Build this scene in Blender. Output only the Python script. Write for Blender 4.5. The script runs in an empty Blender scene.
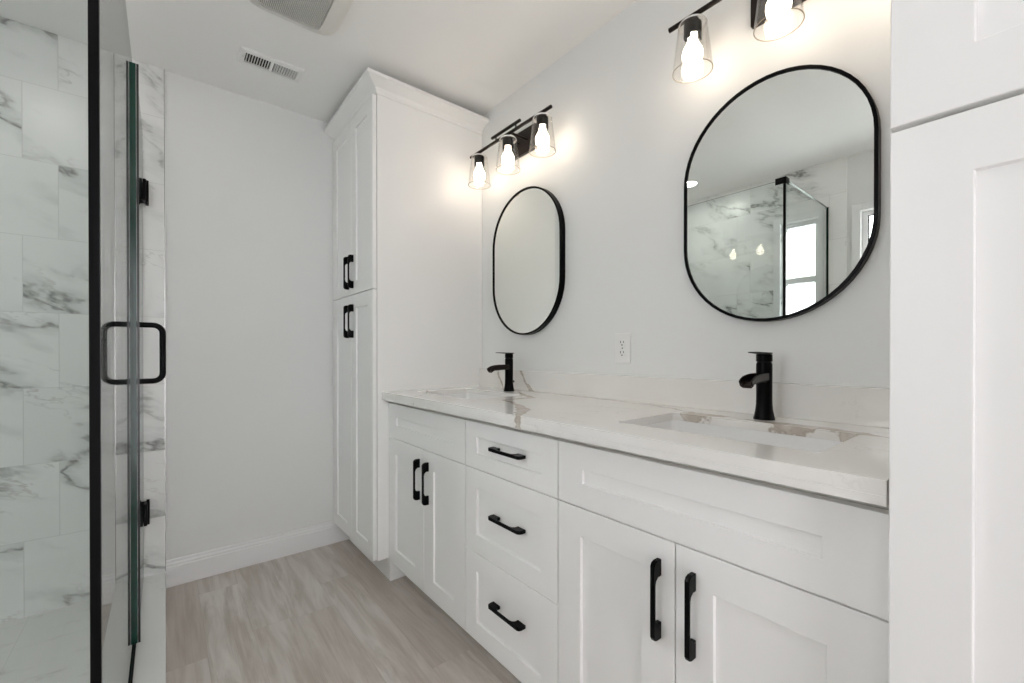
import bpy, bmesh, math, random
from mathutils import Vector, Matrix
C = bpy.context.scene
PI = math.pi

# ------------------------------------------------------------------ camera
H_CAM = 1.0911
TH, PITCH, FPX, CY = 0.6811, -0.0038, 428.3, 354.8
cam_d = bpy.data.cameras.new('camera')
cam = bpy.data.objects.new('camera', cam_d)
C.collection.objects.link(cam)
cam.location = (0, 0, H_CAM)
cam.rotation_euler = (PI/2 + PITCH, 0, -TH)
cam_d.sensor_fit = 'HORIZONTAL'
cam_d.sensor_width = 36
cam_d.lens = FPX/1024*36
cam_d.shift_y = (CY-341.5)/1024
cam_d.clip_start = 0.02
C.camera = cam

# ------------------------------------------------------------------ world, exposure
w = bpy.data.worlds.new('world'); C.world = w; w.use_nodes = True
w.node_tree.nodes['Background'].inputs[0].default_value = (0.985, 0.965, 1.0, 1)
w.node_tree.nodes['Background'].inputs[1].default_value = 5.4
C.view_settings.view_transform = 'Standard'
C.view_settings.look = 'None'
C.view_settings.gamma = 1
C.view_settings.use_curve_mapping = False
C.view_settings.exposure = 0.40
C.cycles.max_bounces = 14
C.cycles.diffuse_bounces = 8
C.cycles.glossy_bounces = 8
C.cycles.transmission_bounces = 12
C.cycles.transparent_max_bounces = 24
C.cycles.caustics_reflective = False
C.cycles.caustics_refractive = False

DOWNLIGHT_W = 1.0
BULB_E = 11.0

# ------------------------------------------------------------------ room dimensions
XL, XR = -0.86, 1.37          # left wall (shower, windows), vanity wall
YB, YR = 2.565, -1.45        # back wall, rear wall
HC = 2.405
XV = 0.8246                   # vanity door faces
XT, YT = 0.750, 1.952        # tall cabinet door faces, near side
XN, YN = 0.781, 0.1335         # near cabinet door faces, far side
ZC0, ZC1, ZSL = 0.873, 0.9105, 0.888    # countertop: front edge bottom, top, slab underside
GX, GY = -0.081, 0.930         # glass planes
CURB = 0.076

# ------------------------------------------------------------------ node helpers
class NT:
    def __init__(s, name):
        s.m = bpy.data.materials.new(name); s.m.use_nodes = True
        s.t = s.m.node_tree; s.n = s.t.nodes; s.l = s.t.links
        s.bsdf = s.n['Principled BSDF']; s.out = s.n['Material Output']
    def new(s, k, **kw):
        n = s.n.new(k)
        for a, b in kw.items(): setattr(n, a, b)
        return n
    def put(s, sock, v):
        if isinstance(v, bpy.types.NodeSocket): s.l.new(v, sock)
        else: sock.default_value = v
    def math(s, op, a, b=0.0, c=None, clamp=False):
        n = s.new('ShaderNodeMath', operation=op, use_clamp=clamp)
        s.put(n.inputs[0], a); s.put(n.inputs[1], b)
        if c is not None: s.put(n.inputs[2], c)
        return n.outputs[0]
    def vmath(s, op, a, b):
        n = s.new('ShaderNodeVectorMath', operation=op)
        s.put(n.inputs[0], a); s.put(n.inputs[1], b)
        return n.outputs[0]
    def pos(s):
        return s.new('ShaderNodeNewGeometry').outputs['Position']
    def sep(s, v):
        n = s.new('ShaderNodeSeparateXYZ'); s.put(n.inputs[0], v); return n.outputs
    def comb(s, x, y, z):
        n = s.new('ShaderNodeCombineXYZ')
        for i, v in enumerate((x, y, z)): s.put(n.inputs[i], v)
        return n.outputs[0]
    def noise(s, v, scale, detail=4, rough=0.5, dist=0.0):
        n = s.new('ShaderNodeTexNoise'); s.put(n.inputs['Vector'], v)
        n.inputs['Scale'].default_value = scale; n.inputs['Detail'].default_value = detail
        n.inputs['Roughness'].default_value = rough; n.inputs['Distortion'].default_value = dist
        return n.outputs['Fac']
    def white(s, v):
        n = s.new('ShaderNodeTexWhiteNoise'); s.put(n.inputs[0], v); return n.outputs
    def mapr(s, v, a, b, c, d):
        n = s.new('ShaderNodeMapRange', interpolation_type='SMOOTHSTEP'); s.put(n.inputs[0], v)
        for i, q in enumerate((a, b, c, d)): s.put(n.inputs[i+1], q)
        return n.outputs[0]
    def mix(s, f, a, b):
        n = s.new('ShaderNodeMix', data_type='RGBA')
        s.put(n.inputs[0], f); s.put(n.inputs[6], a); s.put(n.inputs[7], b)
        return n.outputs[2]
    def bump(s, h, strength, dist=0.001):
        n = s.new('ShaderNodeBump'); s.put(n.inputs['Height'], h)
        n.inputs['Strength'].default_value = strength; n.inputs['Distance'].default_value = dist
        s.l.new(n.outputs[0], s.bsdf.inputs['Normal'])
    def set(s, col=None, rough=None, metal=None, spec=None, coat=None):
        b = s.bsdf.inputs
        if col is not None: s.put(b['Base Color'], col if isinstance(col, bpy.types.NodeSocket) else (*col, 1))
        if rough is not None: s.put(b['Roughness'], rough)
        if metal is not None: b['Metallic'].default_value = metal
        if spec is not None: b['Specular IOR Level'].default_value = spec
        if coat is not None: b['Coat Weight'].default_value = coat
        return s.m

def plain(name, col, rough, metal=0.0, spec=0.5, grain=None):
    t = NT(name)
    if grain:
        sc, amt = grain
        f = t.noise(t.pos(), sc, 3)
        t.bump(f, amt, 0.0006)
    return t.set(col, rough, metal, spec)

M = {}
M['paint'] = plain('wall_paint', (0.81, 0.815, 0.81), 0.55, grain=(260, 0.25))
M['ceiling_paint'] = plain('ceiling_paint', (0.90, 0.895, 0.885), 0.7, grain=(240, 0.25))
M['trim'] = plain('trim_paint', (0.85, 0.85, 0.86), 0.3)
M['cab'] = plain('cabinet_lacquer', (0.885, 0.88, 0.872), 0.34, spec=0.4)
M['cab_in'] = plain('cabinet_carcass', (0.62, 0.61, 0.57), 0.5)
M['black'] = plain('matte_black_metal', (0.0015, 0.0015, 0.002), 0.33, spec=0.10)
M['bronze'] = plain('dark_bronze_metal', (0.014, 0.009, 0.008), 0.34, metal=0.2, spec=0.3)
M['ceramic'] = plain('white_ceramic', (0.88, 0.88, 0.88), 0.08)
M['plastic'] = plain('white_plastic', (0.84, 0.84, 0.83), 0.35)
M['fan_plastic'] = plain('cream_plastic', (0.74, 0.73, 0.70), 0.4)
M['slot'] = plain('dark_opening', (0.02, 0.02, 0.02), 0.8)
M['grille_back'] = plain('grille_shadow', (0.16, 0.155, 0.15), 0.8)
M['chrome'] = plain('chrome', (0.7, 0.7, 0.7), 0.1, metal=1.0)
M['steel'] = plain('brushed_trim', (0.62, 0.61, 0.59), 0.25, metal=0.7)
M['mirror'] = plain('mirror_silver', (0.84, 0.87, 0.835), 0.0, metal=1.0)
M['glass_edge'] = plain('green_glass_edge', (0.004, 0.048, 0.032), 0.2)
M['seal'] = plain('black_seal', (0.004, 0.004, 0.005), 0.3)

def emit(name, col, e):
    t = NT(name)
    b = t.bsdf.inputs
    b['Base Color'].default_value = (0.9, 0.9, 0.9, 1)
    b['Emission Color'].default_value = (*col, 1); b['Emission Strength'].default_value = e
    return t.m
M['bulb'] = emit('lit_bulb', (1.0, 0.86, 0.70), BULB_E)
M['led'] = emit('lit_downlight', (1.0, 0.95, 0.88), 9.0)

def glass(name, tint, boost=1.0, rough=0.0):
    t = NT(name); t.n.remove(t.bsdf)
    tr = t.new('ShaderNodeBsdfTransparent'); tr.inputs[0].default_value = (*tint, 1)
    gl = t.new('ShaderNodeBsdfGlossy'); gl.inputs['Roughness'].default_value = rough
    g = t.new('ShaderNodeNewGeometry')
    ior = t.math('ADD', 1.5, t.math('MULTIPLY', g.outputs['Backfacing'], 1/1.5-1.5))
    fr = t.new('ShaderNodeFresnel'); t.put(fr.inputs[0], ior)
    f = t.math('MULTIPLY', fr.outputs[0], boost, clamp=True)
    mx = t.new('ShaderNodeMixShader')
    t.put(mx.inputs[0], f); t.l.new(tr.outputs[0], mx.inputs[1]); t.l.new(gl.outputs[0], mx.inputs[2])
    t.l.new(mx.outputs[0], t.out.inputs[0])
    return t.m
M['glass'] = glass('clear_shower_glass', (0.952, 0.976, 0.972))
M['win_glass'] = glass('window_glass', (0.97, 0.99, 0.98))
M['shade_glass'] = glass('clear_lamp_glass', (0.988, 0.982, 0.975), 0.9)
M['rim'] = plain('pale_glass_rim', (0.50, 0.42, 0.33), 0.15)

def veins(t, p, scale, width, seed, stretch=(1, 1, 1), rough=0.55):
    q = t.vmath('ADD', t.vmath('MULTIPLY', p, stretch), (seed, seed*1.7, seed*0.6))
    wq = t.noise(q, scale*2.2, 4, 0.6)
    q2 = t.vmath('ADD', q, t.comb(t.math('MULTIPLY', wq, 0.22/scale), t.math('MULTIPLY', wq, -0.16/scale), t.math('MULTIPLY', wq, 0.2/scale)))
    n = t.noise(q2, scale, 5, rough)
    d = t.math('ABSOLUTE', t.math('SUBTRACT', n, 0.5))
    return t.mapr(d, 0.0, width, 1.0, 0.0)

def marble_tile():
    t = NT('marble_look_tile')
    x, y, z = t.sep(t.pos())
    s = t.math('ADD', t.math('SUBTRACT', x, y), 2.997)
    row = t.math('FLOOR', t.math('DIVIDE', t.math('SUBTRACT', z, 0.03), 0.3065))
    par = t.math('MODULO', t.math('ADD', row, 20), 2)
    s2 = t.math('ADD', s, t.math('MULTIPLY', par, -0.1))
    col = t.math('FLOOR', t.math('DIVIDE', s2, 0.61))
    ex = t.math('PINGPONG', s2, 0.305)
    fz = t.math('SUBTRACT', t.math('SUBTRACT', z, 0.03), t.math('MULTIPLY', row, 0.3065))
    fx = t.math('SUBTRACT', s2, t.math('MULTIPLY', col, 0.61))
    dz = t.math('MINIMUM', fz, t.math('SUBTRACT', 0.3065, fz))
    dx = t.math('MINIMUM', fx, t.math('SUBTRACT', 0.61, fx))
    g = t.mapr(t.math('MINIMUM', dx, dz), 0.0008, 0.0018, 1.0, 0.0)
    rnd = t.white(t.comb(row, col, 3.3))['Color']
    base = t.comb(t.math('MULTIPLY', fx, 1.0), 0.0, t.math('ADD', fz, t.math('MULTIPLY', fx, 0.35)))
    p = t.vmath('ADD', base, t.vmath('MULTIPLY', rnd, (9.0, 5.0, 13.0)))
    v1 = veins(t, p, 1.55, 0.019, 1.3, (0.75, 1, 1.7))
    v1b = veins(t, p, 1.55, 0.075, 1.3, (0.75, 1, 1.7))
    m1 = t.mapr(t.noise(p, 2.2, 3), 0.42, 0.58, 0.0, 1.0)
    v2 = veins(t, p, 3.7, 0.010, 7.1, (0.6, 1, 1.6))
    m2 = t.mapr(t.noise(p, 3.1, 3), 0.50, 0.66, 0.0, 1.0)
    brk = t.mapr(t.noise(p, 34, 3), 0.35, 0.6, 0.45, 1.0)
    c = t.mix(t.mapr(t.noise(p, 1.3, 3), 0.3, 0.7, 0, 1), (0.84, 0.845, 0.84, 1), (0.90, 0.90, 0.895, 1))
    c = t.mix(t.math('MULTIPLY', t.math('MULTIPLY', v1b, m1), 0.5), c, (0.46, 0.495, 0.48, 1))
    c = t.mix(t.math('MULTIPLY', t.math('MULTIPLY', v1, m1), t.math('MULTIPLY', brk, 0.85)), c, (0.16, 0.155, 0.15, 1))
    c = t.mix(t.math('MULTIPLY', t.math('MULTIPLY', v2, m2), 0.5), c, (0.42, 0.40, 0.38, 1))
    c = t.mix(t.math('MULTIPLY', g, 0.7), c, (0.66, 0.66, 0.65, 1))
    t.bump(t.math('SUBTRACT', 1.0, g), 0.4, 0.0008)
    return t.set(c, 0.30)
M['tile'] = marble_tile()

def quartz(name, seed, warm, vcol, strength, scale=1.6, base=(0.83, 0.82, 0.80)):
    t = NT(name)
    p = t.pos()
    v1 = veins(t, p, scale, 0.016, seed, (1.0, 0.55, 1.0))
    vb = veins(t, p, scale, 0.05, seed, (1.0, 0.55, 1.0))
    m = t.mapr(t.noise(p, 1.9, 2), 0.44, 0.60, 0.0, 1.0)
    v2 = veins(t, p, 5.0, 0.012, seed+4, (1, 0.7, 1))
    m2 = t.mapr(t.noise(p, 4.0, 2), 0.52, 0.66, 0.0, 1.0)
    c = t.mix(t.math('MULTIPLY', t.math('MULTIPLY', vb, m), 0.55*strength), (*base, 1), (*warm, 1))
    c = t.mix(t.math('MULTIPLY', t.math('MULTIPLY', v1, m), 0.8*strength), c, (*vcol, 1))
    c = t.mix(t.math('MULTIPLY', t.math('MULTIPLY', v2, m2), 0.35*strength), c, (*vcol, 1))
    return t.set(c, 0.09)
def segdist(t, u, v, pts):
    """smallest (distance - half width) to a polyline of (u, v, halfwidth)"""
    best = None
    for (ax_, ay, aw), (bx, by, bw) in zip(pts, pts[1:]):
        dx, dy = bx-ax_, by-ay; L2 = dx*dx+dy*dy
        pu = t.math('SUBTRACT', u, ax_); pv = t.math('SUBTRACT', v, ay)
        h = t.math('DIVIDE', t.math('ADD', t.math('MULTIPLY', pu, dx), t.math('MULTIPLY', pv, dy)), L2, clamp=True)
        ex = t.math('SUBTRACT', pu, t.math('MULTIPLY', h, dx)); ey = t.math('SUBTRACT', pv, t.math('MULTIPLY', h, dy))
        d = t.math('SQRT', t.math('ADD', t.math('MULTIPLY', ex, ex), t.math('MULTIPLY', ey, ey)))
        d = t.math('SUBTRACT', d, t.math('ADD', t.math('MULTIPLY', h, bw-aw), aw))
        best = d if best is None else t.math('MINIMUM', best, d)
    return best
def counter_quartz(name, kind):
    t = NT(name); p = t.pos(); x, y, z = t.sep(p)
    wn = t.noise(p, 9, 4, 0.65); w2 = t.noise(t.vmath('ADD', p, (5, 3, 1)), 9, 4, 0.65)
    k = 0.075
    wx = t.math('MULTIPLY', t.math('SUBTRACT', wn, 0.5), k); wy = t.math('MULTIPLY', t.math('SUBTRACT', w2, 0.5), k)
    if kind == 'top':
        u, v = t.math('ADD', x, wx), t.math('ADD', y, wy)
        lines = [[(1.352, 1.32, .0015), (1.312, .86, .002), (1.262, .675, .003), (1.228, .655, .026), (1.228, .59, .026), (1.245, .555, .001), (1.235, .52, -.004), (1.235, .47, .012), (1.225, .40, .026), (1.235, .33, .018), (1.215, .25, .020), (1.20, .215, .002), (1.19, .12, .001)],
                 [(1.30, 1.56, .004), (1.21, 1.42, .010), (1.16, 1.29, .014), (1.03, 1.31, .008), (.95, 1.14, .012), (.90, 1.04, .020), (.83, .98, .012), (.79, .94, .006)],
                 [(.79, 1.62, .003), (.90, 1.70, .0015), (1.0, 1.93, .002)]]
    else:
        u, v = t.math('ADD', y, wx), t.math('ADD', z, wy)
        lines = [[(1.61, 1.01, .003), (1.56, .95, .006), (1.51, .905, .010)], [(1.775, .99, .005), (1.74, .945, .004), (1.725, .90, .003)]]
    a = None
    for ln in lines:
        d = segdist(t, u, v, ln); a = d if a is None else t.math('MINIMUM', a, d)
    edge = t.mapr(a, -0.001, 0.0035, 1.0, 0.0)
    halo = t.mapr(a, 0.0, 0.05, 1.0, 0.0)
    line = t.mapr(t.math('ABSOLUTE', t.math('ADD', a, 0.0005)), 0.0, 0.003, 1.0, 0.0)
    tone = t.noise(p, 22, 4, 0.6)
    crk = veins(t, p, 7.0, 0.012, 3.1, (1, 1, 1))
    cm = t.mapr(t.noise(p, 3.2, 2), 0.50, 0.62, 0.0, 1.0)
    c = t.mix(t.mapr(t.noise(p, 2.6, 3), 0.35, 0.7, 0, 1), (0.86, 0.85, 0.835, 1), (0.83, 0.81, 0.785, 1))
    c = t.mix(t.math('MULTIPLY', t.math('MULTIPLY', crk, cm), 0.28), c, (0.52, 0.50, 0.47, 1))
    c = t.mix(t.math('MULTIPLY', halo, 0.10), c, (0.66, 0.60, 0.53, 1))
    c = t.mix(t.math('MULTIPLY', edge, t.mapr(tone, 0.3, 0.65, 0.55, 0.95)), c, (0.50, 0.445, 0.385, 1))
    c = t.mix(t.math('MULTIPLY', line, 0.45), c, (0.36, 0.30, 0.25, 1))
    return t.set(c, 0.09)
M['counter'] = counter_quartz('vanity_quartz', 'top')
M['splash'] = counter_quartz('backsplash_quartz', 'splash')
M['quartz'] = quartz('veined_quartz', 2.4, (0.62, 0.55, 0.46), (0.45, 0.38, 0.31), 1.0)
M['curb'] = quartz('curb_quartz', 5.2, (0.7, 0.69, 0.67), (0.55, 0.54, 0.52), 0.5, base=(0.82, 0.82, 0.81))

def floor_mat():
    t = NT('grey_oak_planks')
    x, y, z = t.sep(t.pos())
    W, L = 0.150, 1.22
    r = t.math('FLOOR', t.math('DIVIDE', t.math('ADD', x, 0.033), W))
    rr = t.white(t.comb(r, 1.7, 0))['Value']
    ys = t.math('ADD', y, t.math('MULTIPLY', rr, L))
    c_ = t.math('FLOOR', t.math('DIVIDE', ys, L))
    fx = t.math('SUBTRACT', t.math('ADD', x, 0.033), t.math('MULTIPLY', r, W))
    fy = t.math('SUBTRACT', ys, t.math('MULTIPLY', c_, L))
    dx = t.math('MINIMUM', fx, t.math('SUBTRACT', W, fx)); dy = t.math('MINIMUM', fy, t.math('SUBTRACT', L, fy))
    g = t.mapr(t.math('MINIMUM', dx, dy), 0.0, 0.0014, 1.0, 0.0)
    rnd = t.white(t.comb(r, c_, 8.1))
    p = t.vmath('ADD', t.comb(fx, t.math('MULTIPLY', ys, 0.105), 0.0), t.vmath('MULTIPLY', rnd['Color'], (7.0, 11.0, 5.0)))
    wv = t.noise(p, 5.0, 3)
    p2 = t.vmath('ADD', p, t.comb(t.math('MULTIPLY', wv, 0.10), 0.0, 0.0))
    grain = t.noise(p2, 21.0, 7, 0.62, 0.6)
    fine = t.noise(t.vmath('MULTIPLY', p2, (1.0, 0.35, 1)), 95.0, 3, 0.6)
    broad = t.noise(p2, 5.0, 2)
    a = t.mapr(grain, 0.33, 0.68, 0.0, 1.0)
    c = t.mix(a, (0.46, 0.405, 0.36, 1), (0.70, 0.66, 0.62, 1))
    c = t.mix(t.math('MULTIPLY', t.mapr(broad, 0.4, 0.68, 0, 1), 0.5), c, (0.46, 0.38, 0.33, 1))
    c = t.mix(t.math('MULTIPLY', t.mapr(fine, 0.4, 0.7, 0, 1), 0.35), c, (0.72, 0.67, 0.64, 1))
    c = t.mix(t.math('MULTIPLY', t.math('SUBTRACT', rnd['Value'], 0.2, clamp=True), 0.35), c, (0.40, 0.34, 0.30, 1))
    c = t.mix(t.math('MULTIPLY', g, 0.28), c, (0.22, 0.18, 0.15, 1))
    t.bump(t.math('SUBTRACT', grain, t.math('MULTIPLY', g, 2)), 0.12, 0.001)
    return t.set(c, 0.38)
M['floor'] = floor_mat()

def shower_floor():
    t = NT('pale_shower_floor_tile')
    x, y, z = t.sep(t.pos())
    p = t.pos()
    n = t.noise(t.vmath('MULTIPLY', p, (1.0, 2.2, 1.0)), 9, 4, 0.6)
    c = t.mix(t.mapr(n, 0.56, 0.72, 0, 0.6), (0.80, 0.80, 0.785, 1), (0.58, 0.57, 0.55, 1))
    fx = t.math('PINGPONG', t.math('ADD', x, 5), 0.1525); fy = t.math('PINGPONG', t.math('ADD', y, 5.02), 0.305)
    g = t.mapr(t.math('MINIMUM', fx, fy), 0.0, 0.0018, 1.0, 0.0)
    c = t.mix(t.math('MULTIPLY', g, 0.6), c, (0.6, 0.6, 0.58, 1))
    return t.set(c, 0.2)
M['shower_floor'] = shower_floor()

# ------------------------------------------------------------------ mesh helpers
def origin(o):
    v = Vector((0, 0, 0))
    while o: v += o.location; o = o.parent
    return v

def obj(name, bm, mat, parent=None, smooth=False, bevel=0.0, segs=2, at=None):
    """Link bm (world coordinates) as one object."""
    bmesh.ops.recalc_face_normals(bm, faces=bm.faces[:])
    base = origin(parent) if parent else Vector((0, 0, 0))
    loc = Vector(at)-base if at else Vector((0, 0, 0))
    bmesh.ops.translate(bm, verts=bm.verts[:], vec=-(base+loc))
    me = bpy.data.meshes.new(name); bm.to_mesh(me); bm.free()
    for m in (mat if isinstance(mat, (list, tuple)) else [mat]): me.materials.append(m)
    if smooth:
        for p in me.polygons: p.use_smooth = True
        me.set_sharp_from_angle(angle=math.radians(40))
    o = bpy.data.objects.new(name, me); C.collection.objects.link(o)
    o.location = loc; o.parent = parent
    if bevel:
        b = o.modifiers.new('bevel', 'BEVEL'); b.width = bevel; b.segments = segs; b.limit_method = 'ANGLE'
        b.angle_limit = math.radians(50)
    return o

def thing(name, label, cat, loc, group=None):
    o = bpy.data.objects.new(name, None); C.collection.objects.link(o)
    o.location = loc; o.empty_display_size = 0.05
    return tag(o, label, cat, group)

def tag(o, label, cat, group=None):
    o['label'] = label; o['category'] = cat
    if group: o['group'] = group
    return o

def struct(name, bm, m, **k):
    o = obj(name, bm, m, **k); o['kind'] = 'structure'; return o

def dup(root, delta, label=None, group=None):
    r = root.copy(); C.collection.objects.link(r); r.location = root.location + Vector(delta)
    if label: r['label'] = label
    if group: r['group'] = group
    for ch in list(root.children):
        c = ch.copy(); C.collection.objects.link(c); c.parent = r
        for g in list(ch.children):
            d = g.copy(); C.collection.objects.link(d); d.parent = c
    return r

def BM(): return bmesh.new()

def box(bm, x0, x1, y0, y1, z0, z1, mi=0):
    vs = [bm.verts.new((x, y, z)) for x in (x0, x1) for y in (y0, y1) for z in (z0, z1)]
    for f in ((0, 1, 3, 2), (4, 6, 7, 5), (0, 4, 5, 1), (2, 3, 7, 6), (0, 2, 6, 4), (1, 5, 7, 3)):
        fc = bm.faces.new([vs[i] for i in f]); fc.material_index = mi
    return bm

def B(*a): return box(BM(), *a)

def lathe(bm, prof, c, n=32, axis='z'):
    """prof: list of (r, h). r=0 gives a pole."""
    rings = []
    for r, h in prof:
        if r < 1e-6:
            rings.append([bm.verts.new(ax(axis, c, 0, 0, h))])
        else:
            rings.append([bm.verts.new(ax(axis, c, r*math.cos(2*PI*i/n), r*math.sin(2*PI*i/n), h)) for i in range(n)])
    for a, b in zip(rings, rings[1:]):
        for i in range(n):
            j = (i+1) % n
            if len(a) == 1 and len(b) > 1: bm.faces.new((a[0], b[i], b[j]))
            elif len(b) == 1 and len(a) > 1: bm.faces.new((a[i], a[j], b[0]))
            elif len(a) > 1: bm.faces.new((a[i], a[j], b[j], b[i]))
    for rg in (rings[0], rings[-1]):
        if len(rg) > 1 and prof[0] != prof[-1]: bm.faces.new(rg)
    return bm

def ax(axis, c, a, b, h):
    if axis == 'z': return (c[0]+a, c[1]+b, c[2]+h)
    if axis == 'x': return (c[0]+h, c[1]+a, c[2]+b)
    return (c[0]+a, c[1]+h, c[2]+b)

def loft(bm, rings, closed=False, caps=True):
    R = [[bm.verts.new(p) for p in r] for r in rings]
    n = len(R[0])
    pairs = list(zip(R, R[1:])) + ([(R[-1], R[0])] if closed else [])
    for a, b in pairs:
        for i in range(n):
            j = (i+1) % n; bm.faces.new((a[i], a[j], b[j], b[i]))
    if caps and not closed: bm.faces.new(R[0]); bm.faces.new(R[-1])
    return bm

def tube(bm, pts, r, n=14):
    rings = []
    for i, p in enumerate(pts):
        p = Vector(p)
        d = (Vector(pts[min(i+1, len(pts)-1)])-Vector(pts[max(i-1, 0)])).normalized()
        up = Vector((0, 1, 0)) if abs(d.y) < 0.9 else Vector((0, 0, 1))
        u = d.cross(up).normalized(); v = d.cross(u)
        rings.append([tuple(p+u*r*math.cos(2*PI*k/n)+v*r*math.sin(2*PI*k/n)) for k in range(n)])
    return loft(bm, rings)

def prism_xz(bm, poly, y0, y1):
    a = [bm.verts.new((x, y0, z)) for x, z in poly]; b = [bm.verts.new((x, y1, z)) for x, z in poly]
    bm.faces.new(a); bm.faces.new(b)
    n = len(poly)
    for i in range(n): bm.faces.new((a[i], a[(i+1) % n], b[(i+1) % n], b[i]))
    return bm

def sweep_profile(bm, prof, path, closed_prof=True):
    """prof points (offset, z); path: list of (x, y, nx, ny) with outward mitred normal."""
    rings = [[(x+nx*o, y+ny*o, z) for o, z in prof] for x, y, nx, ny in path]
    return loft(bm, rings)

# ------------------------------------------------------------------ setting
T = 0.10
struct('floor', B(-0.004, XR+T, YR-T, YB+T, -0.08, 0.0), M['floor'])
struct('ceiling', B(XL-T, XR+T, YR-T, YB+T, HC, HC+0.08), M['ceiling_paint'])
struct('wall_right', B(XR, XR+T, YR-T, YB+T, 0.0, HC), M['paint'])
struct('wall_back', B(0.0, XR, YB, YB+T, 0.0, HC), M['paint'])
struct('wall_shower_back', B(XL, -0.0005, YB-0.008, YB+T, 0.0, HC), M['tile'])

# left wall with two window openings: (y0, y1, z0, z1)
W1 = (0.978, 1.215, 0.95, 2.042)
W2 = (0.38, 0.745, 0.95, 2.025)
SPLIT = 0.82
def wall_with_hole(y0, y1, wn, x0, x1):
    bm = BM()
    box(bm, x0, x1, y0, wn[0], 0, HC); box(bm, x0, x1, wn[1], y1, 0, HC)
    box(bm, x0, x1, wn[0], wn[1], 0, wn[2]); box(bm, x0, x1, wn[0], wn[1], wn[3], HC)
    return bm
struct('wall_shower_left', wall_with_hole(SPLIT, YB+T, W1, XL-T, XL), M['tile'])
struct('wall_left', wall_with_hole(YR-T, SPLIT, W2, XL-T, XL-0.004), M['paint'])
bm = BM()                                     # unseen rear wall, its doorway added and sized to let world light in
DX0, DX1, DZ = 0.02, 0.42, 2.05
box(bm, XL-T, DX0, YR-T, YR, 0, HC); box(bm, DX1, XR, YR-T, YR, 0, HC); box(bm, DX0, DX1, YR-T, YR, DZ, HC)
struct('wall_rear', bm, M['paint'])

def window(n, wn, xw):
    y0, y1, z0, z1 = wn
    bm = BM(); t = 0.045
    # casing on the wall face
    box(bm, xw+0.001, xw+0.014, y0-t, y0, z0-t, z1+t); box(bm, xw+0.001, xw+0.014, y1, y1+t, z0-t, z1+t)
    box(bm, xw+0.001, xw+0.014, y0, y1, z1, z1+t); box(bm, xw+0.001, xw+0.022, y0, y1, z0-t, z0)
    fr = struct('window_%d' % n, bm, M['trim'], bevel=0.002)
    bm = BM(); s = 0.028; xa, xb = xw-0.070, xw-0.030; zm = (z0+z1)/2+0.125
    e = 0.001
    box(bm, xa, xb, y0+e, y0+s, z0+e, z1-e); box(bm, xa, xb, y1-s, y1-e, z0+e, z1-e)
    box(bm, xa, xb, y0+s, y1-s, z1-s, z1-e); box(bm, xa, xb, y0+s, y1-s, z0+e, z0+s)
    box(bm, xa, xb+0.008, y0+s, y1-s, zm-0.02, zm+0.02)
    sash = obj('window_sash', bm, M['trim'], fr, bevel=0.0015)
    for a, b in ((z0+s, zm-0.02), (zm+0.02, z1-s)):
        bm = BM(); g = 0.006                      # thin black glazing gasket around the pane
        xo = xw-0.046
        if n == 1: g = 0.002
        box(bm, xo, xo+0.006, y0+s, y0+s+g, a, b); box(bm, xo, xo+0.006, y1-s-g, y1-s, a, b)
        box(bm, xo, xo+0.006, y0+s+g, y1-s-g, a, a+g); box(bm, xo, xo+0.006, y0+s+g, y1-s-g, b-g, b)
        obj('gasket', bm, M['slot'], sash)
        obj('window_pane', B(xw-0.054, xw-0.050, y0+s+0.0005, y1-s-0.0005, a+0.0005, b-0.0005), M['win_glass'], sash)
    return fr
window(1, W1, XL)
window(2, W2, XL-0.004)

# baseboards: profile (offset from the wall, z)
BBP = [(0.0, 0.0), (0.015, 0.0), (0.015, 0.092), (0.012, 0.096), (0.012, 0.104), (0.008, 0.112), (0.0075, 0.120), (0.004, 0.124), (0.0, 0.124)]
bm = BM(); loft(bm, [[(x, YB-o-0.0005, z+0.0005) for o, z in BBP] for x in (0.001, 0.843)])
struct('baseboard_back', bm, M['trim'])
bm = BM(); loft(bm, [[(XL-0.004+0.0005+o, y, z+0.0005) for o, z in BBP] for y in (YR+0.02, SPLIT-0.03)])
struct('baseboard_left', bm, M['trim'])
bm = BM(); loft(bm, [[(XR-0.0005-o, y, z+0.0005) for o, z in BBP] for y in (YR+0.02, YN-0.66)])
struct('baseboard_right', bm, M['trim'])
bm = BM()
for a, b in ((XL+0.02, DX0-0.075), (DX1+0.075, XR-0.02)):
    loft(bm, [[(x, YR+0.0005+o, z+0.0005) for o, z in BBP] for x in (a, b)])
struct('baseboard_rear', bm, M['trim'])
bm = BM()
box(bm, DX0-0.07, DX0, YR+0.001, YR+0.016, 0.001, DZ+0.07); box(bm, DX1, DX1+0.07, YR+0.001, YR+0.016, 0.001, DZ+0.07)
box(bm, DX0, DX1, YR+0.001, YR+0.016, DZ, DZ+0.07)
struct('trim_1', bm, M['trim'], bevel=0.003)
# metal edge trim where the shower tile stops on the back wall
struct('trim_2', B(-0.0005, 0.0015, YB-0.0095, YB-0.0005, CURB, HC-0.001), M['steel'])

# shower base and curb
struct('floor_shower', B(XL, -0.152, GY-0.075, YB, -0.08, 0.034), M['shower_floor'])
struct('floor_left', B(XL-T, -0.004, YR-T, GY-0.076, -0.08, 0.0), M['floor'])
bm = BM(); box(bm, -0.150, 0.0, GY-0.075, YB-0.0085, 0.0005, CURB)
box(bm, XL+0.001, -0.151, GY-0.075, GY+0.075, 0.0355, CURB)
tag(obj('shower_curb', bm, M['curb'], bevel=0.002), 'low white veined stone curb under the glass shower walls', 'curb')

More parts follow.
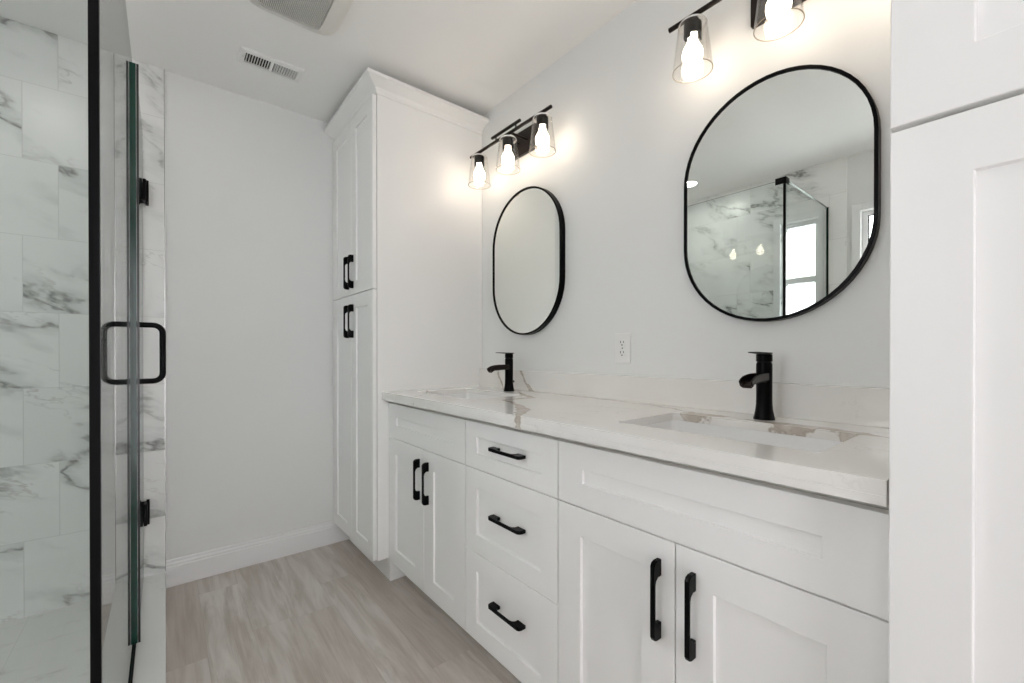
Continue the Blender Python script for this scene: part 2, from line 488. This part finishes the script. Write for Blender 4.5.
# ------------------------------------------------------------------ shower glass
GT = 0.012
GTOP = 2.094
def pane(bm, x0, x1, y0, y1, z0, z1, thin):
    """slab whose two large faces are glass (0) and whose rim is green edge (1)"""
    box(bm, x0, x1, y0, y1, z0, z1, 1)
    bm.normal_update()
    for f in bm.faces:
        n = f.normal
        if abs(n[thin]) > 0.9: f.material_index = 0
    return bm
DY = 1.975
t = thing('shower_glass_panel', 'long fixed clear glass panel on the curb facing the vanity', 'glass panel', (GX, 1.45, CURB))
g = obj('glass_pane', pane(BM(), GX-0.0105, GX-0.0038, GY+0.008, DY-0.006, CURB+0.006, GTOP, 0), [M['glass'], M['glass_edge']], t)
obj('bottom_channel', B(GX-0.0036, GX+0.0012, GY+0.008, DY-0.006, CURB+0.0003, CURB+0.010), M['black'], t)
t = thing('shower_glass_panel', 'short glass return panel of the shower ending at the window wall', 'glass panel', (-0.45, GY, CURB))
obj('glass_pane', pane(BM(), XL+0.013, GX-0.0100, GY-GT/2, GY+GT/2, CURB+0.006, GTOP, 1), [M['glass'], M['glass_edge']], t)
obj('wall_channel', B(XL+0.001, XL+0.012, GY-0.010, GY+0.010, CURB+0.0005, GTOP), M['black'], t)
obj('bottom_channel', B(XL+0.013, GX-0.0100, GY-0.006, GY+0.006, CURB+0.0005, CURB+0.006), M['black'], t)
t = thing('corner_post', 'slim black corner channel joining the two fixed shower glass panels', 'post', (GX, GY, CURB))
obj('channel', B(GX-0.0096, GX+0.0025, GY-0.0062, GY+0.0062, CURB+0.0005, GTOP+0.002), M['black'], t)
bm = BM()
box(bm, GX-0.045, GX+0.011, GY-0.012, GY+0.012, GTOP+0.0025, GTOP+0.010)
box(bm, GX-0.011, GX+0.011, GY+0.012, GY+0.045, GTOP+0.0025, GTOP+0.010)
box(bm, GX+0.0065, GX+0.011, GY-0.012, GY+0.045, GTOP-0.028, GTOP+0.0025)
box(bm, GX-0.045, GX+0.0065, GY-0.012, GY-0.0075, GTOP-0.028, GTOP+0.0025)
obj('corner_clamp', bm, M['black'], t, bevel=0.001)

t = thing('shower_door', 'frameless clear glass shower door with black pull handle and hinges', 'shower door', (GX, 2.26, CURB))
g = obj('glass_pane', pane(BM(), GX-GT/2, GX+GT/2-0.001, DY, YB-0.014, CURB+0.007, GTOP, 0), [M['glass'], M['glass_edge']], t)
obj('edge_seal', B(GX+GT/2+0.0002, GX+GT/2+0.0065, DY, DY+0.004, CURB+0.007, GTOP), M['seal'], t)
for zc in (0.372, 1.815):
    bm = BM()
    x0, x1 = GX-0.0165, GX+0.0165
    y1 = YB-0.0145
    box(bm, GX+GT/2+0.0003, GX+0.018, y1-0.058, y1, zc-0.047, zc+0.047)
    box(bm, GX-0.018, GX-GT/2-0.0003, y1-0.058, y1, zc-0.047, zc+0.047)
    hg = obj('hinge', bm, M['black'], t, bevel=0.001)
    bm = BM()
    box(bm, GX-0.026, GX+0.026, YB-0.0139, YB-0.0086, zc-0.047, zc+0.047)
    obj('wall_plate', bm, M['black'], hg)
    bm = BM(); lathe(bm, [(0.006, -0.056), (0.006, 0.056)], (GX+0.020, YB-0.020, zc), 12)
    obj('hinge_pin', bm, M['black'], hg, smooth=True)
HY, HZ0, HZ1 = DY+0.055, 0.990, 1.193
def pull_half(sgn):
    d0, d1, r = GT/2, 0.075, 0.028
    pts = [(GX+sgn*d0, HY, HZ1)]
    for k in range(7):
        a = k/6*PI/2; pts.append((GX+sgn*(d1-r+r*math.sin(a)), HY, HZ1-r+r*math.cos(a)))
    for k in range(7):
        a = k/6*PI/2; pts.append((GX+sgn*(d1-r+r*math.cos(a)), HY, HZ0+r-r*math.sin(a)))
    pts.append((GX+sgn*d0, HY, HZ0))
    return tube(BM(), pts, 0.0095, 16)
for sgn in (1, -1):
    h = obj('door_handle', pull_half(sgn), M['black'], t, smooth=True)
    for z in (HZ0, HZ1):
        bm = lathe(BM(), [(0.0135, 0.0), (0.0135, 0.004)], (GX+(GT/2+0.0004 if sgn > 0 else -GT/2-0.0044), HY, z), 20, 'x')
        obj('washer', bm, M['chrome'], h, smooth=True)

# ------------------------------------------------------------------ cabinets
def shaker(bm, xf, y0, y1, z0, z1, ry, rz, th=0.019, rec=0.008, sl=0.0018):
    """shaker front facing -X at x = xf; ry = stile width, rz = rail width"""
    def ring(x, dy, dz): return [bm.verts.new(p) for p in ((x, y0+dy, z0+dz), (x, y1-dy, z0+dz), (x, y1-dy, z1-dz), (x, y0+dy, z1-dz))]
    r = [ring(xf+th, 0, 0), ring(xf+0.0012, 0, 0), ring(xf, 0.0012, 0.0012), ring(xf, ry, rz), ring(xf+0.0012, ry+sl*.5, rz+sl*.5), ring(xf+rec, ry+sl, rz+sl)]
    for a, b in zip(r, r[1:]):
        for i in range(4):
            j = (i+1) % 4; bm.faces.new((a[i], a[j], b[j], b[i]))
    bm.faces.new(r[-1]); bm.faces.new(r[0])
    return bm

def pull(parent, xf, yc, zc, vert, L=0.170, name='handle'):
    h, e = L/2, 0.040
    wd = 0.0052
    out = [(-h, 0.0), (-h, 0.016), (-h+0.003, 0.024), (-h+0.010, 0.028), (h-0.010, 0.028), (h-0.003, 0.024), (h, 0.016), (h, 0.0),
           (h-e+0.004, 0.0), (h-e+0.004, 0.012), (h-e-0.002, 0.019), (h-e-0.010, 0.0215), (-h+e+0.010, 0.0215), (-h+e+0.002, 0.019), (-h+e-0.004, 0.012), (-h+e-0.004, 0.0)]
    bm = BM()
    def P(s, d, q):
        return (xf-0.0003-d, yc+q, zc+s) if vert else (xf-0.0003-d, yc+s, zc+q)
    a = [bm.verts.new(P(s, d, -wd)) for s, d in out]; b = [bm.verts.new(P(s, d, wd)) for s, d in out]
    bm.faces.new(a); bm.faces.new(b)
    for i in range(len(out)):
        j = (i+1) % len(out); bm.faces.new((a[i], a[j], b[j], b[i]))
    return obj(name, bm, M['black'], parent, bevel=0.0015)

GAP = 0.0015
def door(parent, xf, y0, y1, z0, z1, handle=None, ry=0.066, rz=0.066, name='door'):
    d = obj(name, shaker(BM(), xf, y0+GAP, y1-GAP, z0+GAP, z1-GAP, ry, rz), M['cab'], parent)
    if handle: pull(d, xf, *handle)
    return d

ZT = 0.114
def carcass(parent, x0, y0, y1, z0, z1, toe_x, xw=XR-0.002):
    bm = BM(); box(bm, x0, xw, y0, y1, z0, z1)
    obj('carcass', bm, M['cab'], parent)
    obj('toe_kick', B(toe_x, xw, y0+0.004, y1-0.001, 0.0005, z0-0.0002), M['cab'], parent)

ZF0, ZF1, ZD = 0.107, 0.855, 0.6955
YV = [0.1355, 0.8205, 1.2797, 1.9495]
def vanity_box(parent, y0, y1):
    """open-topped carcass so that the basin hangs inside"""
    bm = BM(); x0 = XV+0.0205; x1 = XR-0.0015
    box(bm, x0, x1, y0, y0+0.016, ZT, ZSL-0.0005); box(bm, x0, x1, y1-0.016, y1, ZT, ZSL-0.0005)
    box(bm, x0, x1, y0+0.016, y1-0.016, ZT, ZT+0.016); box(bm, x1-0.006, x1, y0+0.016, y1-0.016, ZT+0.016, ZSL-0.0005)
    box(bm, x0, x0+0.019, y0+0.016, y1-0.016, ZC0-0.035, ZSL-0.0005); box(bm, x0, x0+0.019, y0+0.016, y1-0.016, ZD-0.02, ZD+0.02)
    obj('carcass', bm, M['cab_in'], parent)
    obj('toe_kick', B(0.915, 0.93, y0+0.001, y1-0.001, 0.0005, ZT-0.0003), M['cab'], parent)

def sink_base(y0, y1, ysplit, label):
    t = thing('sink_cabinet', label, 'cabinet', (1.08, (y0+y1)/2, 0))
    vanity_box(t, y0, y1)
    obj('false_drawer_front', shaker(BM(), XV, y0+GAP, y1-GAP, ZD+GAP, ZF1, 0.084, 0.060), M['cab'], t)
    door(t, XV, y0, ysplit, ZF0, ZD, (ysplit-0.041, 0.566, True), ry=0.078, rz=0.072)
    door(t, XV, ysplit, y1, ZF0, ZD, (ysplit+0.036, 0.566, True), ry=0.078, rz=0.072)
    return t
sink_base(YV[0], YV[1], 0.478, 'near white sink cabinet, the wide one between the drawers and the close-up tall cabinet')
sink_base(YV[2]+0.0, YV[3], 1.594, 'far white sink cabinet with two doors beside the tall linen cabinet')
t = thing('drawer_cabinet', 'white cabinet of three stacked drawers between the two sink cabinets', 'cabinet', (1.08, 1.05, 0))
vanity_box(t, YV[1]+0.0005, YV[2]-0.0005)
for z0, z1, rz, zc in ((ZD, ZF1+GAP, 0.050, 0.785), (0.4085, ZD, 0.062, 0.566), (ZF0, 0.4085, 0.062, 0.284)):
    door(t, XV, YV[1], YV[2], z0, z1, (1.032, zc, False, 0.160), ry=0.066, rz=rz, name='drawer')

def crown(parent, xf, y0, y1, zb, zt, proj):
    """crown round the front and the near side; the front runs along Y at xf, the side along X at y0"""
    prof = [(0.0, zb), (0.004, zb), (0.006, zb+0.012), (0.016, zb+0.024), (0.036, zt-0.028), (proj-0.006, zt-0.018), (proj, zt-0.014), (proj, zt), (0.0, zt)]
    bm = BM()
    path = [(XR-0.003, y0, 0, -1), (xf, y0, -1, -1), (xf, y1, -1, 0)]
    sweep_profile(bm, prof, path)
    return obj('crown_moulding', bm, M['cab'], parent)

ZTG, ZTT = 1.390, 2.296
def tall_cabinet(xf, y0, y1, label, hz_up, hz_lo, ysplit, zb=0.121, near_end=True):
    t = thing('linen_cabinet', label, 'cabinet', ((xf+XR)/2, (y0+y1)/2, 0))
    xc = xf+0.0215
    obj('carcass', B(xc, XR-0.002, y0, y1, zb-0.004, ZTT+0.006), M['cab'], t)
    obj('toe_kick', B(xf+0.086, XR-0.002, y0+0.003, y1-0.001, 0.0005, zb-0.0045), M['cab'], t)
    for z0, z1, hz in ((zb, ZTG, hz_lo), (ZTG+0.002, ZTT, hz_up)):
        door(t, xf, y0+0.001, ysplit, z0, z1, (ysplit-0.033, hz, True), ry=0.066)
        door(t, xf, ysplit, y1-0.006, z0, z1, (ysplit+0.033, hz, True), ry=0.066)
    crown(t, xc-0.001, y0-0.0005, y1, ZTT+0.004, 2.360, 0.068)
    return t
tall_cabinet(XT, YT, YB-0.002, 'far white floor-to-ceiling linen cabinet with crown moulding in the corner', 1.508, 1.255, 2.247)

# near tall cabinet: only its doors and one side show
t = thing('linen_cabinet', 'close-up white tall cabinet cropped by the right edge of the photo', 'cabinet', (1.08, -0.19, 0))
xc = XN+0.0215; yn0 = -0.50
obj('carcass', B(xc, XR-0.002, yn0, YN, 0.117, 2.302), M['cab'], t)
obj('toe_kick', B(XN+0.086, XR-0.002, yn0+0.003, YN-0.001, 0.0005, 0.1165), M['cab'], t)
ZN = 1.3985
for z0, z1, hz in ((0.121, ZN-0.002, 1.265), (ZN+0.002, ZTT, 1.52)):
    door(t, XN, -0.185, YN, z0, z1, (-0.15, hz, True), ry=0.079, rz=0.075)
    door(t, XN, yn0, -0.185, z0, z1, (-0.22, hz, True), ry=0.079, rz=0.075)
prof = [(0.0, 2.303), (0.004, 2.303), (0.006, 2.312), (0.016, 2.324), (0.030, 2.336), (0.056, 2.345), (0.062, 2.348), (0.062, 2.360), (0.0, 2.360)]
bm = BM(); sweep_profile(bm, prof, [(XR-0.003, yn0, 0, -1), (xc-0.001, yn0, -1, -1), (xc-0.001, YN, -1, 1), (XR-0.003, YN, 0, 1)])
obj('crown_moulding', bm, M['cab'], t)

# ------------------------------------------------------------------ countertop with two cut-outs
SINKS = [(0.477, 0.225), (1.622, 0.225)]
SX0, SX1 = 0.922, 1.205
def rrect(x0, x1, y0, y1, r, n=6):
    pts = []
    for cx, cy, a0 in ((x1-r, y1-r, 0), (x0+r, y1-r, 90), (x0+r, y0+r, 180), (x1-r, y0+r, 270)):
        for k in range(n+1):
            a = math.radians(a0+90*k/n); pts.append((cx+r*math.cos(a), cy+r*math.sin(a)))
    return pts

def counter():
    bm = BM()
    x0, x1, y0, y1 = 0.7925, XR-0.0015, YN+0.003, YT-0.001
    rings = []
    def edges(pts):
        vs = [bm.verts.new((x, y, ZC1)) for x, y in pts]
        return [bm.edges.new((vs[i], vs[(i+1) % len(vs)])) for i in range(len(vs))]
    es = edges([(x0, y0), (x1, y0), (x1, y1), (x0, y1)])
    for yc, hw in SINKS: es += edges(rrect(SX0, SX1, yc-hw, yc+hw, 0.012))
    bmesh.ops.triangle_fill(bm, use_beauty=True, use_dissolve=False, edges=es)
    r = bmesh.ops.extrude_face_region(bm, geom=bm.faces[:])
    bmesh.ops.translate(bm, verts=[v for v in r['geom'] if isinstance(v, bmesh.types.BMVert)], vec=(0, 0, ZSL-ZC1))
    # mitred front edge: a deeper strip along the room side and the near end
    for f in [f for f in bm.faces]: f.normal_update()
    box(bm, x0, x0+0.020, y0, y1, ZC0, ZSL-0.00001)
    return bm
tag(obj('countertop', counter(), M['counter'], bevel=0.0008), 'white veined quartz vanity countertop with two sink cut-outs', 'countertop')
tag(obj('backsplash', B(XR-0.0215, XR-0.0015, YN+0.003, YT-0.001, ZC1+0.0003, 1.006), M['splash'], bevel=0.001),
    'low veined quartz backsplash strip along the vanity wall', 'backsplash')

def sink(yc, hw, label):
    t = thing('sink', label, 'sink', ((SX0+SX1)/2, yc, ZSL-0.145))
    bm = BM(); g = 0.004
    rings = []
    def rg(off, z, r): rings.append([(x, y, z) for x, y in rrect(SX0-g+off, SX1+g-off, yc-hw-g+off, yc+hw+g-off, r, 6)])
    rg(-0.012, ZSL-0.010, 0.03); rg(-0.012, ZSL-0.0006, 0.03); rg(0, ZSL-0.0006, 0.02); rg(0.002, ZSL-0.02, 0.02); rg(0.008, ZSL-0.10, 0.024)
    rg(0.016, ZSL-0.125, 0.03); rg(0.035, ZSL-0.135, 0.03); rg(0.10, ZSL-0.139, 0.02)
    rg(0.10, ZSL-0.147, 0.02); rg(0.03, ZSL-0.144, 0.03); rg(0.004, ZSL-0.125, 0.03); rg(-0.004, ZSL-0.10, 0.024); rg(-0.008, ZSL-0.010, 0.02)
    R = [[bm.verts.new(p) for p in r] for r in rings]; n = len(R[0])
    for a, b in list(zip(R, R[1:]))+[(R[-1], R[0])]:
        for i in range(n):
            j = (i+1) % n; bm.faces.new((a[i], a[j], b[j], b[i]))
    bm.faces.new(R[7]); bm.faces.new(R[8])
    obj('basin', bm, M['ceramic'], t, smooth=True)
    dr = lathe(BM(), [(0.0, 0.004), (0.018, 0.004), (0.022, 0.002), (0.022, 0.0)], ((SX0+SX1)/2+0.02, yc, ZSL-0.1388), 24)
    obj('drain', dr, M['black'], t, smooth=True)
    return t
sink(*SINKS[0], 'white rectangular undermount sink nearest the camera')
sink(*SINKS[1], 'white rectangular undermount sink beside the tall linen cabinet')

# ------------------------------------------------------------------ faucets
def faucet(yc, label):
    fx = 1.272
    t = thing('faucet', label, 'faucet', (fx, yc, ZC1))
    z = ZC1+0.0003
    c = (fx, yc, z)
    bm = lathe(BM(), [(0.0262, 0.0), (0.0262, 0.003), (0.0240, 0.011), (0.0212, 0.026), (0.0198, 0.042), (0.0195, 0.060), (0.0195, 0.150), (0.0186, 0.153), (0.0186, 0.1545)], c, 40)
    obj('body', bm, M['black'], t, smooth=True)
    # open trough spout: U cross-section swept outward and down
    path = [(0.010, 0.124, 0), (0.050, 0.124, 0), (0.076, 0.122, 5), (0.096, 0.1185, 12), (0.110, 0.1125, 24), (0.119, 0.106, 32)]
    rings = []
    for d, h, a in path:
        k = 1.0+0.0*d; W, Hh, th = 0.0165, 0.022 if d < 0.08 else 0.019, 0.0032
        ca, sa = math.cos(math.radians(a)), math.sin(math.radians(a))
        sec = [(-W, 0.002), (-W, -Hh+0.006), (-W+0.006, -Hh), (W-0.006, -Hh), (W, -Hh+0.006), (W, 0.002), (W-th, 0.002), (W-th, -Hh+th+0.004), (W-th-0.004, -Hh+th), (-W+th+0.004, -Hh+th), (-W+th, -Hh+th+0.004), (-W+th, 0.002)]
        rings.append([(fx-d-sa*(-v)*-1, yc+u, z+h+ca*v) for u, v in sec])
    sp = obj('spout', loft(BM(), rings), M['bronze'], t, bevel=0.0008)
    # collar under the lever, then the flat lever
    bm = lathe(BM(), [(0.0175, 0.1547), (0.0175, 0.1575), (0.0197, 0.158), (0.0197, 0.176), (0.018, 0.178), (0.0, 0.178)], c, 40)
    obj('cap', bm, M['black'], t, smooth=True)
    poly = [(fx+0.020, z+0.1782), (fx+0.020, z+0.1822), (fx-0.070, z+0.1840), (fx-0.072, z+0.1815), (fx-0.024, z+0.1782)]
    bm = prism_xz(BM(), poly, yc-0.014, yc+0.014)
    obj('lever', bm, M['black'], t, bevel=0.001)
    bm = lathe(BM(), [(0.0, 0.0), (0.003, 0.0), (0.003, 0.004), (0.0055, 0.005), (0.0055, 0.011), (0.0, 0.012)], (fx+0.0185, yc, z+0.045), 14, 'x')
    obj('drain_knob', bm, M['black'], t, smooth=True)
    return t
faucet(0.475, 'black single-lever faucet over the sink nearest the camera')
faucet(1.592, 'black single-lever faucet over the far sink')

# ------------------------------------------------------------------ mirrors
def stadium(yc, zc, W, Hh, x, n=28):
    r = W; s = Hh-W; pts = []
    for k in range(n+1):
        a = PI*k/n; pts.append((x, yc+r*math.cos(a), zc+s+r*math.sin(a)))
    for k in range(n+1):
        a = PI+PI*k/n; pts.append((x, yc+r*math.cos(a), zc-s+r*math.sin(a)))
    return pts
def mirror(yc, zc, label):
    W, Hh = 0.250, 0.352
    t = thing('wall_mirror', label, 'mirror', (XR, yc, zc))
    xb, xf, f = XR-0.001, XR-0.030, 0.0085
    rings = [stadium(yc, zc, W, Hh, xb), stadium(yc, zc, W, Hh, xf+0.001), stadium(yc, zc, W-0.001, Hh-0.001, xf), stadium(yc, zc, W-f+0.001, Hh-f+0.001, xf),
             stadium(yc, zc, W-f, Hh-f, xf+0.001), stadium(yc, zc, W-f, Hh-f, xb)]
    obj('frame', loft(BM(), rings, closed=True), M['black'], t, smooth=True)
    obj('mirror_glass', loft(BM(), [stadium(yc, zc, W-f-0.0003, Hh-f-0.0003, xb-0.001), stadium(yc, zc, W-f-0.0003, Hh-f-0.0003, xf+0.005)]), M['mirror'], t)
mirror(0.498, 1.535, 'oval black-framed mirror over the near sink, reflecting the glass shower')
mirror(1.567, 1.531, 'oval black-framed mirror over the far sink, reflecting plain wall')

# ------------------------------------------------------------------ vanity lights
FXX, FXZ = 1.250, 2.117
def vanity_light(yc, label):
    t = thing('vanity_light', label, 'wall light', (XR, yc, FXZ))
    x, z = FXX, FXZ
    obj('crossbar', lathe(BM(), [(0.0, -0.300), (0.0075, -0.300), (0.0075, 0.300), (0.0, 0.300)], (x, yc, z), 16, 'y'), M['bronze'], t, smooth=True)
    bm = BM(); lathe(bm, [(0.0, -0.106), (0.0072, -0.106), (0.0072, 0.106), (0.0, 0.106)], (x-0.006, yc, z+0.023), 14, 'y')
    for dy in (-0.075, 0.075): tube(bm, [(x-0.004, yc+dy, z+0.004), (x-0.006, yc+dy, z+0.022)], 0.004, 10)
    obj('top_bar', bm, M['bronze'], t, smooth=True)
    obj('backplate', B(XR-0.020, XR-0.001, yc-0.098, yc+0.098, z-0.060, z+0.056), M['bronze'], t, bevel=0.003)
    for dy in (-0.03, 0.03):
        obj('arm', lathe(BM(), [(0.006, 0.006), (0.006, XR-0.0202-x)], (x, yc+dy, z-0.001), 12, 'x'), M['bronze'], t, smooth=True)
    for k in (-1, 0, 1):
        y = yc+k*0.235-0.012
        zs = z-0.0125
        prof = [(0.0, 0.008), (0.010, 0.008), (0.010, 0.0), (0.017, 0.0), (0.017, -0.013), (0.0255, -0.0135), (0.0255, -0.050), (0.0215, -0.050), (0.0215, -0.024), (0.0, -0.024)]
        bm = lathe(BM(), prof, (x, y, zs), 30)
        for q in range(3):                       # three prongs below the socket cup
            a0 = q*2*PI/3+0.5
            arc = [a0+i*0.16 for i in range(6)]
            loft(bm, [[(x+r*math.cos(a), y+r*math.sin(a), zs+h) for r, h in ((0.0216, -0.0495), (0.0254, -0.0495), (0.0254, -0.063), (0.0216, -0.063))] for a in arc])
        obj('socket', bm, M['black'], t, smooth=True)
        zt = zs-0.0115
        bm = lathe(BM(), [(0.0262, 0.0), (0.037, 0.0), (0.0405, -0.004), (0.0420, -0.012), (0.0575, -0.143), (0.0550, -0.143), (0.0398, -0.014), (0.0385, -0.006), (0.036, -0.003), (0.0262, -0.003), (0.0262, 0.0)], (x, y, zt), 48)
        sh = obj('lamp_shade', bm, M['shade_glass'], t, smooth=True)
        bm = lathe(BM(), [(0.0552, -0.1432), (0.0573, -0.1432), (0.0575, -0.1446), (0.0563, -0.1452), (0.0551, -0.1446), (0.0552, -0.1432)], (x, y, zt), 48)
        obj('shade_rim', bm, M['rim'], sh, smooth=True)
        bm = lathe(BM(), [(0.0360, 0.0004), (0.0385, -0.0004), (0.0412, -0.0044), (0.0416, -0.0068), (0.0400, -0.0025), (0.0375, 0.0018), (0.0360, 0.0004)], (x, y, zt), 48)
        obj('painted_lit_rim', bm, M['ceramic'], sh, smooth=True)  # opaque white ring paints in the light caught by the thick glass rim
        zb = zs-0.026
        bm = lathe(BM(), [(0.0, 0.0), (0.0135, 0.0), (0.0138, -0.032), (0.0165, -0.044), (0.0225, -0.055), (0.0280, -0.067), (0.0300, -0.080), (0.0280, -0.093), (0.0215, -0.104), (0.011, -0.110), (0.0, -0.1115)], (x, y, zb), 28)
        obj('light_bulb', bm, M['bulb'], t, smooth=True)
    return t
vanity_light(0.4465, 'black three-bulb vanity light above the near mirror, cut off by the top edge')
vanity_light(1.584, 'black three-bulb vanity light with clear shades above the far mirror')

# ------------------------------------------------------------------ outlet
t = thing('wall_outlet', 'white double wall outlet between the two mirrors above the backsplash', 'outlet', (XR, 1.010, 1.110))
obj('cover_plate', B(XR-0.006, XR-0.0008, 0.975, 1.045, 1.0525, 1.1675), M['plastic'], t, bevel=0.0025)
for zc in (1.1295, 1.0905):
    bm = BM(); r = []
    for xx in (XR-0.0062, XR-0.0085):
        r.append([(xx, 1.010+0.0165*max(-1, min(1, 1.25*math.cos(2*PI*k/24))), zc+0.0145*math.sin(2*PI*k/24)) for k in range(24)])
    loft(bm, r)
    rc = obj('receptacle', bm, M['plastic'], t)
    bm = BM()
    box(bm, XR-0.0092, XR-0.0086, 1.0155, 1.018, zc+0.000, zc+0.009); box(bm, XR-0.0092, XR-0.0086, 1.002, 1.0045, zc+0.001, zc+0.008)
    lathe(bm, [(0.0026, 0.0), (0.0026, 0.0006)], (XR-0.0092, 1.010, zc-0.007), 12, 'x')
    obj('slots', bm, M['slot'], rc)
obj('screw', lathe(BM(), [(0.0, -0.001), (0.0028, -0.0008), (0.003, 0.0)], (XR-0.0062, 1.010, 1.110), 12, 'x'), M['steel'], t)

# ------------------------------------------------------------------ ceiling register
t = thing('ceiling_vent', 'small white rectangular air register on the ceiling near the back wall', 'vent', (0.38, 2.212, HC))
x0, x1, y0, y1 = 0.253, 0.507, 2.150, 2.272; zb = HC-0.0008
bm = BM(); d = 0.024
def rr(x0, x1, y0, y1, z): return [(x0, y0, z), (x1, y0, z), (x1, y1, z), (x0, y1, z)]
loft(bm, [rr(x0, x1, y0, y1, zb), rr(x0+0.004, x1-0.004, y0+0.004, y1-0.004, zb-0.006), rr(x0+d, x1-d, y0+d, y1-d, zb-0.009), rr(x0+d, x1-d, y0+d, y1-d, zb-0.0012)], caps=False)
obj('frame', bm, M['plastic'], t)
obj('duct_opening', B(x0+d, x1-d, y0+d, y1-d, zb-0.0014, zb-0.0009), M['slot'], t)
bm = BM(); n = 20; xs0, xs1 = x0+d, x1-d; xm = (xs0+xs1)/2
box(bm, xm-0.006, xm+0.006, y0+d, y1-d, zb-0.0095, zb-0.002)
for k in range(n):
    xx = xs0+(k+0.5)*(xs1-xs0)/n
    if abs(xx-xm) < 0.009: continue
    s = 1 if xx < xm else -1
    tl = 0.0040*s
    ya, yb = y0+d, y1-d
    loft(bm, [[(xx-0.0006-tl*.2, y, zb-0.0095), (xx+0.0010-tl*.2, y, zb-0.0095), (xx+0.0010+tl, y, zb-0.002), (xx-0.0006+tl, y, zb-0.002)] for y in (ya, yb)])
obj('louvre', bm, M['plastic'], t)
obj('damper_lever', B(x0+0.014, x0+0.019, y0+0.045, y0+0.060, zb-0.016, zb-0.0068), M['plastic'], t)

# ------------------------------------------------------------------ exhaust fan
def sq(xc, yc, a, b, z, e=5.0, n=64):
    pts = []
    for k in range(n):
        t_ = 2*PI*k/n; c, s = math.cos(t_), math.sin(t_)
        pts.append((xc+a*math.copysign(abs(c)**(2/e), c), yc+b*math.copysign(abs(s)**(2/e), s), z))
    return pts
t = thing('exhaust_fan', 'square rounded off-white ceiling exhaust fan with slatted grille', 'exhaust fan', (0.385, 1.70, HC))
fx, fy = 0.382, 1.698
bm = BM()
loft(bm, [sq(fx, fy, 0.166, 0.164, HC-0.0008), sq(fx, fy, 0.166, 0.164, HC-0.006), sq(fx, fy, 0.160, 0.158, HC-0.016, 5), sq(fx, fy, 0.140, 0.142, HC-0.027, 5.5),
          sq(fx-0.010, fy, 0.108, 0.116, HC-0.034, 9), sq(fx-0.010, fy, 0.108, 0.116, HC-0.026, 9)])
obj('cover', bm, M['fan_plastic'], t, smooth=True)
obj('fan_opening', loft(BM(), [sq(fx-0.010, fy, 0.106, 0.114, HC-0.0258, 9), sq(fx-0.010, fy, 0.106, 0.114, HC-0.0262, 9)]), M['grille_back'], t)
bm = BM(); n = 36
for k in range(n):
    xx = fx-0.010-0.101+k*0.202/(n-1)
    hy = 0.114*(max(0.0, 1-abs((xx-fx+0.010)/0.1075)**9))**(1/9)
    box(bm, xx-0.0015, xx+0.0015, fy-hy, fy+hy, HC-0.0335, HC-0.0266)
obj('grille', bm, M['fan_plastic'], t)

# ------------------------------------------------------------------ recessed downlights
def downlight(x, y, label, watts=DOWNLIGHT_W):
    t = thing('downlight', label, 'ceiling light', (x, y, HC))
    obj('trim_ring', lathe(BM(), [(0.046, -0.001), (0.062, -0.001), (0.060, -0.005), (0.048, -0.006), (0.046, -0.001)], (x, y, HC), 40), M['plastic'], t, smooth=True)
    obj('lens', lathe(BM(), [(0.0, -0.002), (0.0455, -0.002), (0.0455, -0.0012), (0.0, -0.0012)], (x, y, HC), 40), M['led'], t)
    L = bpy.data.lights.new('downlight_lamp', 'AREA'); L.shape = 'DISK'; L.size = 0.10; L.energy = watts; L.color = (1.0, 0.965, 0.92)
    o = bpy.data.objects.new('downlight_lamp', L); C.collection.objects.link(o); o.parent = t; o.location = (0, 0, -0.010)
    return t
downlight(-0.46, 1.71, 'lit round recessed ceiling light over the shower, seen in the near mirror', 1.8)
downlight(0.15, -0.25, 'added unseen round ceiling light above the camera, brightening the room')  # added lamp out of view, only there to brighten the room
